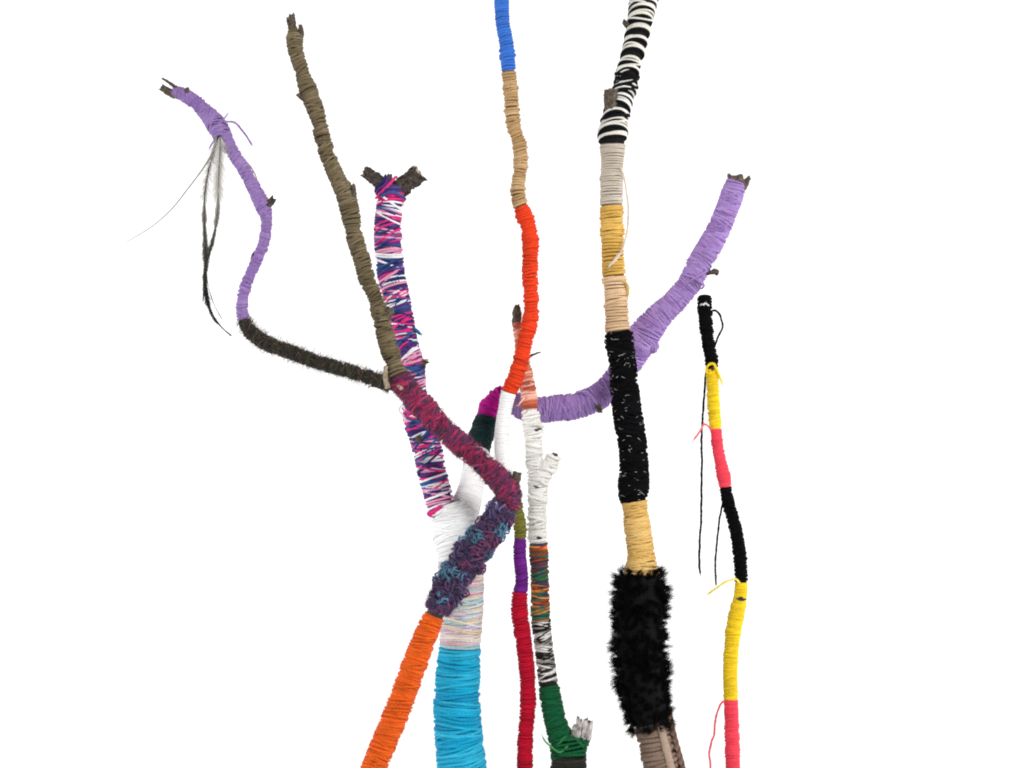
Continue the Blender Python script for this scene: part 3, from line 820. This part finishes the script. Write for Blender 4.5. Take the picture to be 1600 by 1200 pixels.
    stub(t, [(808, 512, 7.2, 38), (808, 496, 7.4, 38), (808, 484, 6.5, 38), (808, 476, 3.6, 38)], 'bare_tip', M_BROWNBARK, M_BARK, 14, .15, .4, 46)
    stub(t, [(822, 560, 3, 36), (833, 554, 2, 34), (845, 550, .9, 34)], 'twig_stub', M_BARK, M_BARK, 8, .2, .3, 47)
    thread(t, [(820, 622, 22), (815, 627, 19), (811, 632, 18)], 1.6, C(236, 190, 172), seed=130, fray=12)
    return t


# ================================================================== 4. thin wavy stick from red foot to blue tip
def stick_red():
    p = Path([(812, 1640, 13, 5), (816, 1400, 13, 5), (820, 1270, 12.5, 5), (820, 1200, 12.6, 5), (821, 1150, 12.2, 5), (825, 1100, 12.2, 5), (823.5, 1050, 12.6, 5), (818, 1000, 13, 4), (811.5, 952, 13.5, 3), (812.5, 926, 12.5, 2), (815.5, 912, 10.6, 2), (814, 889, 10.8, 2), (812, 861, 10.6, 2), (813, 842, 10.2, 2), (813, 825, 9.7, 2), (809, 800, 9.8, 2),
              (801, 768, 10.5, 4), (789, 735, 11.5, 6), (784, 705, 12, 8), (785, 668, 11.8, 8), (790, 635, 11, 6), (795, 613, 12.5, 4), (804, 594, 12.8, 0), (813, 568, 12.8, -2), (821, 532, 12.6, -3), (828, 504, 12.4, -3), (830, 467, 11.8, -3), (828, 429, 12, -3), (829, 387, 12.7, -3), (827, 359, 13.4, -3), (820.5, 339, 14, -3), (814.5, 324, 13, -3),
              (809.5, 304, 11.8, -3), (810, 284, 11.4, -3), (813, 268, 10.8, -3), (814, 247, 11.2, -3), (810, 219, 11.2, -3), (803.5, 200, 10.8, -3), (800.5, 183, 11.5, -3), (799, 150, 11.6, -3), (795, 112, 12, -3), (791, 66, 11.7, -3), (785.5, 36, 11.6, -3), (784, 0, 12, -3), (786, -40, 11.5, -3), (790, -100, 10, -3)])
    t = thing('yarn_wrapped_stick', 'thin wavy stick banded dark red, purple, olive, orange, tan and blue', 'stick', foot(p), GROUP)
    core(p, t, 3.5)
    RD = C(184, 8, 42)
    section(p, t, (817, 1320), (812.5, 925), 2.0, solid(RD, .16), 'dark red wool wrap on the foot', M_WOOL, (1.8, 4.5, RD), ja=.10, b0=.0, over=14, over_slant=.25, jr=.6)
    PU = C(108, 34, 134, 1.1)
    section(p, t, (813, 925), (813, 841), 1.8, solid(PU, .18), 'purple cotton band', M_ACRYL, None, ja=.05, jr=.25, jp=.2, over=2, over_slant=.2)
    OL = C(118, 116, 48)
    section(p, t, (813, 841), (803, 776), 1.9, solid(OL, .15), 'olive green band', M_ACRYL, None, ja=.08, jr=.35, over=4)
    WH = np.array([.94, .94, .94])
    section(p, t, (803, 776), (795.5, 612), 2.0, solid(WH, .0), 'bright white band', M_SOFT, None, ja=.06, jr=.08, jp=.12, flat=.4)
    OR = C(230, 66, 30)
    section(p, t, (795.5, 612), (814.5, 323), 2.3, solid(OR, .10), 'vivid red orange wool band', M_WOOL, (1.0, 3.5, OR), ja=.10, b0=.08, lump=1.0, over=22, over_slant=.25, jr=.55)
    TN = C(192, 156, 110, 1.05)
    section(p, t, (814.5, 323), (795, 111), 2.1, varied([TN, C(182, 146, 100), C(204, 170, 126)], .2, .6), 'tan jute twine band', M_CORD, (.7, 3, TN), pitch=4.3, flat=1., ja=.09, jp=.22, jr=.4, over=8, over_slant=.25, undercol=C(110, 80, 48))
    BU = C(56, 114, 205)
    section(p, t, (795, 111), (788, -70), 2.1, solid(BU, .10), 'blue cord band at the top', M_CORD, None, pitch=4.2, flat=1., ja=.05, jr=.25, jp=.15, over=2, over_slant=.15, b0=.1)
    return t


# ================================================================== 5. tallest stick: black and white top, tan cords, black fur
def stick_fur():
    p = Path([(1075, 1640, 33, 20), (1062, 1400, 32, 20), (1048, 1270, 31, 20), (1034, 1200, 29.5, 20), (1021, 1145, 28, 20), (1009, 1100, 33, 20), (1002, 1050, 34, 20), (999, 1000, 35, 20), (999, 950, 36, 20), (1002, 900, 29, 20), (1002, 868, 21.2, 20), (998, 837, 20.8, 20), (995, 818, 20.3, 20), (992, 790, 19.6, 20), (990, 775, 22.5, 20), (990, 760, 23.6, 20), (991, 731, 22, 20), (988.5, 694, 21.6, 20), (982, 656, 22.4, 20), (977, 619, 22, 20), (974, 579, 21, 20), (970.5, 551, 20.8, 20), (967, 530, 22.6, 20), (965, 516, 21, 20), (964, 500, 19.5, 20), (963, 476, 19, 20), (960, 439, 18.6, 20), (959, 427, 19.5, 20),
              (958, 412, 18.8, 20), (957, 370, 18.6, 20), (955.5, 323, 18.8, 20), (955.6, 285, 18.2, 20), (957, 242, 19.3, 20), (957, 224, 22, 20), (957, 212, 24, 20), (960, 195, 22.5, 20), (963, 176, 21.5, 20), (972, 155, 19, 22), (977, 138, 18.2, 24), (981, 112, 18.6, 24), (991, 75, 18.8, 24), (999, 37, 20.5, 24), (1004, 9, 22, 24), (1010, -30, 21, 24), (1020, -100, 18, 24)])
    t = thing('yarn_wrapped_stick', 'tall thick stick with zebra striped top, tan cord bands, black knit and black fur cuff', 'stick', foot(p), GROUP)
    core(p, t, 5)
    BR = C(134, 113, 99, 1.15)
    section(p, t, (1056, 1330), (1020, 1137), 3.6, varied([BR, C(116, 96, 84), C(136, 116, 102)], .4, .6), 'taupe brown chunky wool foot wrap', M_WOOL, (1.6, 5, BR), ja=.08, a0=.10, b0=.05, over=6, over_slant=.2, seg=26, jr=.4)
    # flat ribbon laid down the foot wrap and a plaited edge beside it
    q = np.linspace(p.find(1050, 1280), p.find(1019, 1132), 40)
    th = np.full(40, 1.12)
    mb = MB()
    sgn = 1 if p.N[10, 0] > 0 else -1
    if sgn < 0: th = math.pi - th
    P, nn = p.surf(q, th, np.full(40, .0012))
    side = np.cross(p.g(p.T, q), nn)
    w = .0062 * (1 + .12 * noise(q * 90, 3))
    V = np.stack([P - side * w[:, None] - nn * .001, P - side * w[:, None] + nn * .001, P + side * w[:, None] + nn * .001, P + side * w[:, None] - nn * .001], 1)
    F = []
    for i in range(39):
        for j in range(4):
            F.append((i * 4 + j, i * 4 + (j + 1) % 4, (i + 1) * 4 + (j + 1) % 4, (i + 1) * 4 + j))
    U = np.zeros((40, 4, 3)); U[..., 0] = q[:, None]; U[..., 1] = np.arange(4)[None]
    mb.add(V.reshape(-1, 3), np.array(F), U, C(164, 143, 128))
    lab(mb.build('ribbon', M_ACRYL, t), 'flat pale taupe ribbon')
    mb = MB()
    r = np.random.default_rng(5)
    for s in np.arange(p.find(1050, 1300), p.find(1015, 1128), .0115):
        k = 9
        tt = np.linspace(0, 1, k)
        qq = s + .017 * tt + .003 * np.sin(tt * 3)
        tb = .55 - .75 * np.sin(tt * math.pi * .85)
        if sgn < 0: tb = math.pi - tb
        Pk, nk = p.surf(qq, tb, .0 + .0045 * np.sin(tt * math.pi * .9))
        mb.tubes(Pk[None], (.0046 * (1 - .45 * tt))[None], C(112, 88, 76) * r.uniform(.8, 1.2), 7, nk[None])
        n = 16
        B = Pk[r.integers(k, size=n)]
        fibres(mb, B, nk[r.integers(k, size=n)] + r.normal(0, .5, (n, 3)), .005 * r.uniform(.4, 1.1, n), .0002, C(120, 98, 86), 3, .6, int(s * 1e5))
    lab(mb.build('plaited_edge', M_WOOL, t), 'plaited brown edge beside the ribbon')
    # gold cord under the knit
    GO = C(222, 182, 108)
    section(p, t, (1003, 897), (991, 783), 1.6, varied([GO, C(212, 172, 98), C(228, 192, 122)], .5, .6), 'pale gold cotton band above the fur', M_ACRYL, None, ja=.10, over=30, over_slant=.3, jr=.5, undercol=C(150, 115, 60), seg=24, flat=.85)
    # knit
    BK = C(12, 12, 14)
    a, b = p.find(991, 783), p.find(965.5, 518)
    mb = MB()
    wrap(mb, p, a, b, 2.7, solid(BK, .25), jr=.7, ja=.22, a0=.06, over=70, over_slant=.7, lump=1.2, seg=26)
    kn = lab(mb.build('knitted_cover', M_BLACK, t), 'black knitted cover flecked with silver')
    r = np.random.default_rng(77)
    fuzz(p, a, b, 900, 4, BK, kn, seed=61)
    n = 170
    q = a + (b - a) * np.clip((np.round(r.uniform(0, 24, n)) + r.normal(0, .3, n)) / 24, .01, .99)
    th = r.uniform(0, 2 * math.pi, n)
    P, nn = p.surf(q, th, np.full(n, .0016))
    d = np.cross(p.g(p.T, q), nn) + p.g(p.T, q) * r.normal(0, .55, (n, 1)) - nn * .12
    mb = MB()
    fibres(mb, P, d, r.uniform(.003, .009, n), r.uniform(.00022, .0005, n), np.array([.55, .55, .54]), 4, .4, 5)
    o = mb.build('silver_flecks', M_SILVER, kn); o['kind'] = 'stuff'
    # fur cuff
    a, b = p.find(1018, 1137), p.find(1004, 888)
    mb = MB()
    q = np.linspace(a, b, 60)
    ends = np.clip(np.minimum(q - a, b - q) / .012, .35, 1)
    mb.tubes(p.g(p.P, q)[None], ((p.g(p.R, q) + .001) * ends)[None], np.array([.006, .006, .007]), 20, p.g(p.F, q)[None])
    cuff = lab(mb.build('fur_cuff', M_FUR, t), 'shaggy black fur cuff')
    nt = 900
    tq = r.uniform(a + .002, b - .002, nt); tth = r.uniform(0, 2 * math.pi, nt)
    TP, tn = p.surf(tq, tth, np.zeros(nt))
    edge = np.clip((tq - a) / (b - a), 0, 1)
    swirl = np.cross(p.g(p.T, tq), tn)
    td = nrm(tn * 1.0 + p.g(p.T, tq) * (r.normal(.05, .45, (nt, 1))) + swirl * r.normal(0, .45, (nt, 1)) + p.g(p.T, tq) * ((edge > .93) * .9 - (edge < .05) * .9)[:, None])
    tl = r.uniform(11, 22, nt) * (.8 + .35 * noise(tq * 40, 4))
    ti = np.repeat(np.arange(nt), 26)
    nF = len(ti)
    B = TP[ti] + r.normal(0, .0022, (nF, 3))
    tip = TP[ti] + td[ti] * (tl[ti] / 1000)[:, None] + r.normal(0, .0024, (nF, 3))
    mb = MB()
    ln = np.linalg.norm(tip - B, axis=1) * r.uniform(.65, 1.1, nF)
    fibres(mb, B, tip - B, ln, .00034, np.array([.004, .004, .0045]) * r.uniform(.5, 1.9, (nF, 1)), 4, .3, 9)
    o = mb.build('fur', M_FUR, cuff); o['kind'] = 'stuff'
    # cords
    section(p, t, (965.5, 518), (960, 432), 2.2, varied([C(208, 178, 142, 1.3), C(198, 166, 130, 1.3)], .5, .6), 'beige cord band', M_CORD, None, pitch=4.4, flat=.95, ja=.05, jr=.25, jp=.14, over=2, over_slant=.2, undercol=C(130, 100, 70))
    section(p, t, (960, 432), (955.5, 322), 2.3, varied([C(220, 178, 92), C(208, 166, 80)], .5, .6), 'mustard gold cord band', M_CORD, None, pitch=4.7, flat=1., ja=.05, jr=.3, jp=.25, over=3, over_slant=.15, b0=.02, undercol=C(120, 88, 36))
    section(p, t, (955.5, 322), (957, 226), 1.9, varied([C(194, 184, 170, 1.25), C(186, 175, 160, 1.25)], .5, .6), 'pale grey cord band', M_CORD, None, pitch=3.9, flat=.9, ja=.025, jr=.18, jp=.08, over=1, over_slant=.2, undercol=C(130, 118, 105))
    thread(t, [(966, 434, 6), (976, 440, 8), (981, 450, 12), (980, 462, 16), (976, 468, 22)], 3.2, C(210, 178, 112), 'cord_loop', M_CORD, seed=143)
    thread(t, [(970, 262, 4), (975, 275, 6), (979, 300, 4), (982, 330, -2), (980, 360, -6), (974, 385, -8), (965, 402, -7), (952, 416, -5)], 1.6, C(226, 208, 190), 'loose_thread', M_CORD, seed=141)
    thread(t, [(968, 396, -7.5), (961, 406, -6.5), (951, 417, -4.5)], 2.7, C(228, 208, 186), 'frayed_end', M_CORD, seed=142, fray=6)
    # zebra stripes: a black and a white strand wound side by side
    a, b = p.find(957, 226), p.find(1014, -60)
    mb = MB()
    wrap(mb, p, a, b, 3.1, solid(C(22, 22, 24), .2), pitch=14.2, jr=.35, ja=.08, jb=.09, jp=.4, b0=.45, a0=-.02, under=True, undercol=C(26, 26, 28), seg=30, phase=0, sides=8, over=5, over_slant=.3)
    lab(mb.build('yarn_wrap', M_BLACK, t), 'black strand of the zebra striped top')
    SEED[0] -= 6
    mb = MB()
    wrap(mb, p, a + .0030, b, 3.0, varied([C(236, 234, 228, 1.), C(226, 222, 210, 1.), C(240, 240, 238, 1.)], .2, .5), pitch=14.2, jr=.35, ja=.08, jb=.09, jp=.4, b0=.45, a0=-.02, under=False, seg=30, phase=0, sides=8)
    SEED[0] += 8
    wrap(mb, p, a + .0005, b, 1.7, varied([C(232, 230, 224, 1.), C(222, 218, 208, 1.)], .2, .5), pitch=14.2, jr=.3, ja=.2, jb=.2, jp=.7, b0=.42, over=6, over_slant=.35, under=False, seg=30, phase=0, sides=8)
    lab(mb.build('yarn_wrap', M_WOOL, t), 'white strand of the zebra striped top')
    stub(t, [(961, 197, 11, 20), (957, 176, 11, 14), (955.5, 158, 11, 10), (955, 141, 11, 9)], 'twig_stub', M_BROWNBARK, M_BROWNBARK, 20, .12, .12, 51)
    stub(t, [(980, 40, 5, 6), (976, 35, 3.5, 4), (973, 33, 3, 4)], 'twig_stub', M_BARK, M_BARK, 9, .2, .5, 52)
    return t


# ================================================================== 6. thin stick in black, yellow and coral
def stick_yellow():
    p = Path([(1150, 1640, 12, 30), (1148, 1400, 12, 30), (1146, 1280, 11.8, 30), (1145, 1200, 11.8, 30), (1143.5, 1140, 11.6, 30), (1142, 1093, 11.6, 30), (1141, 1050, 11.7, 30), (1143, 1012, 11.9, 30), (1146, 985, 12.6, 30), (1152, 955, 12.6, 30), (1157, 930, 10.6, 30), (1158, 909, 10.6, 30), (1157, 880, 10.7, 30), (1154.5, 855, 10.6, 30), (1147, 817, 10.3, 30), (1142, 800, 10.3, 30), (1133.5, 763, 10.2, 30), (1131.5, 748, 11, 30), (1125.5, 720, 9.6, 30), (1120.5, 692, 9.3, 30), (1118.5, 669, 9.8, 30), (1116, 645, 10.2, 30), (1114, 612, 10.1, 30), (1113, 580, 10.2, 30), (1112, 566, 10.6, 30), (1106, 531, 10.5, 30), (1102, 494, 11, 30), (1101, 478, 11.8, 30), (1101, 466, 11.3, 30), (1101, 461, 8.5, 30)])
    t = thing('yarn_wrapped_stick', 'thin stick banded black, yellow and coral pink with dangling black threads', 'stick', foot(p), GROUP)
    core(p, t, 3.5)
    CO, YE, BK = C(250, 74, 94, 1.05), C(236, 201, 36, 1.15), C(12, 12, 14)
    section(p, t, (1147, 1320), (1142, 1093), 1.5, solid(CO, .08), 'coral pink band at the foot', M_ACRYL, (.5, 3, CO), ja=.07, jr=.35, over=12, over_slant=.2)
    section(p, t, (1142, 1093), (1158, 910), 1.5, solid(YE, .10), 'lower yellow band', M_ACRYL, (.4, 3, YE), ja=.08, jr=.3, over=10, over_slant=.25, b0=.02)
    section(p, t, (1158, 910), (1133, 761), 1.8, solid(BK, .2), 'lower black band', M_BLACK, (1.0, 3, BK), ja=.1, over=6)
    section(p, t, (1133, 761), (1118.6, 670), 1.5, solid(CO, .08), 'upper coral pink band', M_ACRYL, (.5, 3, CO), ja=.06, jr=.3, over=4, over_slant=.2)
    section(p, t, (1118.6, 670), (1113, 576), 1.6, solid(YE, .10), 'upper yellow band', M_ACRYL, (.4, 3, YE), ja=.07, jr=.3, over=5, over_slant=.25)
    section(p, t, (1113, 576), (1101, 461), 1.8, solid(BK, .2), 'black band at the top', M_BLACK, (1.0, 3, BK), ja=.12, over=8)
    mb = MB()
    capp = Path([(1101, 466, 9.6, 30), (1101, 462, 8.5, 30), (1101, 460.5, 5, 30), (1101, 460, .5, 30)])
    mb.tubes(capp.P[None], capp.R[None], BK, 14, capp.F[None])
    mb.build('yarn_cap', M_BLACK, t)
    r = np.random.default_rng(3)
    for k, pts in enumerate([[(1094, 477, 20), (1097, 475, 17), (1099, 477, 17)], [(1099, 477, 17), (1101, 474, 16.5), (1105, 476, 17), (1108, 478, 20)]]):
        thread(t, pts, 1.2, C(225, 222, 215), 'pale_fleck', seed=150 + k)
    thread(t, [(1109, 490, 22), (1113, 486, 24), (1118, 485, 26), (1124, 491, 28), (1128, 502, 28), (1129, 511, 28), (1124, 522, 28), (1119, 534, 28), (1114, 546, 26)], 1.8, BK, 'thread_loop', M_BLACK, seed=152)
    thread(t, [(1106, 570, 44), (1103, 582, 44), (1101, 610, 40), (1098, 650, 38), (1096, 690, 38), (1096.5, 720, 38), (1096, 770, 38), (1095, 820, 38), (1093, 855, 38), (1092.5, 880, 38), (1094, 897, 38)], 1.9, BK, 'loose_thread', M_BLACK, seed=153, fray=6)
    thread(t, [(1132, 778, 24), (1128, 792, 26), (1124, 812, 28), (1120.5, 845, 28), (1118, 875, 28), (1118, 898, 28), (1119, 915, 28)], 1.7, BK, 'loose_thread', M_BLACK, seed=154)
    thread(t, [(1111, 672, 22), (1106, 665, 22), (1101, 663, 22), (1095, 671, 22), (1090, 679, 22), (1084, 687, 22)], 1.7, C(250, 110, 120), 'loose_thread', seed=155, fray=6)
    thread(t, [(1104, 582, 22), (1104, 574, 18), (1109, 569, 17), (1115, 569, 17), (1119, 576, 18), (1124, 588, 20), (1127, 596, 22), (1129, 601, 22)], 2.1, YE, 'thread_loop', seed=156, fray=6)
    knot(t, p, 1112, 576, 2.6, 4, 0, M_BARK, 57, 1.6)
    thread(t, [(1156, 911, 17), (1150, 905, 17), (1142, 906, 17), (1130, 911, 17), (1118, 920, 17), (1105, 929, 17)], 1.8, C(240, 216, 90), 'loose_thread', seed=157, fray=6)
    # slit where the bark shows between turns
    knot(t, p, 1157, 935, 8, 3.4, .05, M_BARK, 58, 1.2)
    thread(t, [(1133, 1094, 22), (1128, 1098, 22), (1122, 1110, 24), (1117, 1130, 26), (1115.5, 1147, 26), (1110, 1165, 26), (1108, 1178, 26), (1110, 1195, 26), (1108, 1230, 26), (1109, 1260, 26)], 1.7, C(238, 82, 98), 'loose_thread', seed=158)
    return t


stick_forked()
GW = C(205, 200, 192)
GD = C(52, 50, 46)
feather([(344, 212, -78), (344, 235, -80), (342.5, 262, -80), (341, 300, -80), (340, 330, -80), (336, 360, -80), (329, 388, -80), (322, 413, -80), (318.5, 440, -79), (317, 472, -78)],
        'grey feather with fluffy white down at the quill, nearest the lavender arm', 5, (25, 900, .36), C(66, 63, 58), C(226, 222, 216), 1.1, 11)
feather([(341, 212, -77), (336, 232, -78), (327, 262, -78), (321, 295, -78), (319, 335, -78), (320.5, 378, -78), (322, 412, -78), (321, 445, -78), (324, 470, -78), (333, 495, -78), (347, 512, -78), (363, 526, -78)],
        'long dark feather curving to a black point, hanging from the lavender arm', 7.5, (20, 420, .3), C(44, 42, 40), C(176, 172, 166), 1.1, 12)
feather([(338, 214, -76), (331, 240, -77), (318, 262, -77), (295, 293, -77), (265, 330, -77), (240, 352, -77), (198, 378, -77)],
        'long thin bare quill sweeping out from the feathers to the lower left', 0, None, C(160, 156, 150), C(160, 156, 150), 1.5, 13)
feather([(323, 430, -79), (326, 448, -79), (333, 472, -79), (343, 492, -79), (351, 504, -79)],
        'short wispy dark feather strand beside the black pointed feather tip', 1.2, None, C(60, 58, 54), C(70, 68, 64), .5, 14)
stick_blue()
stick_white()
stick_red()
stick_fur()
stick_yellow()
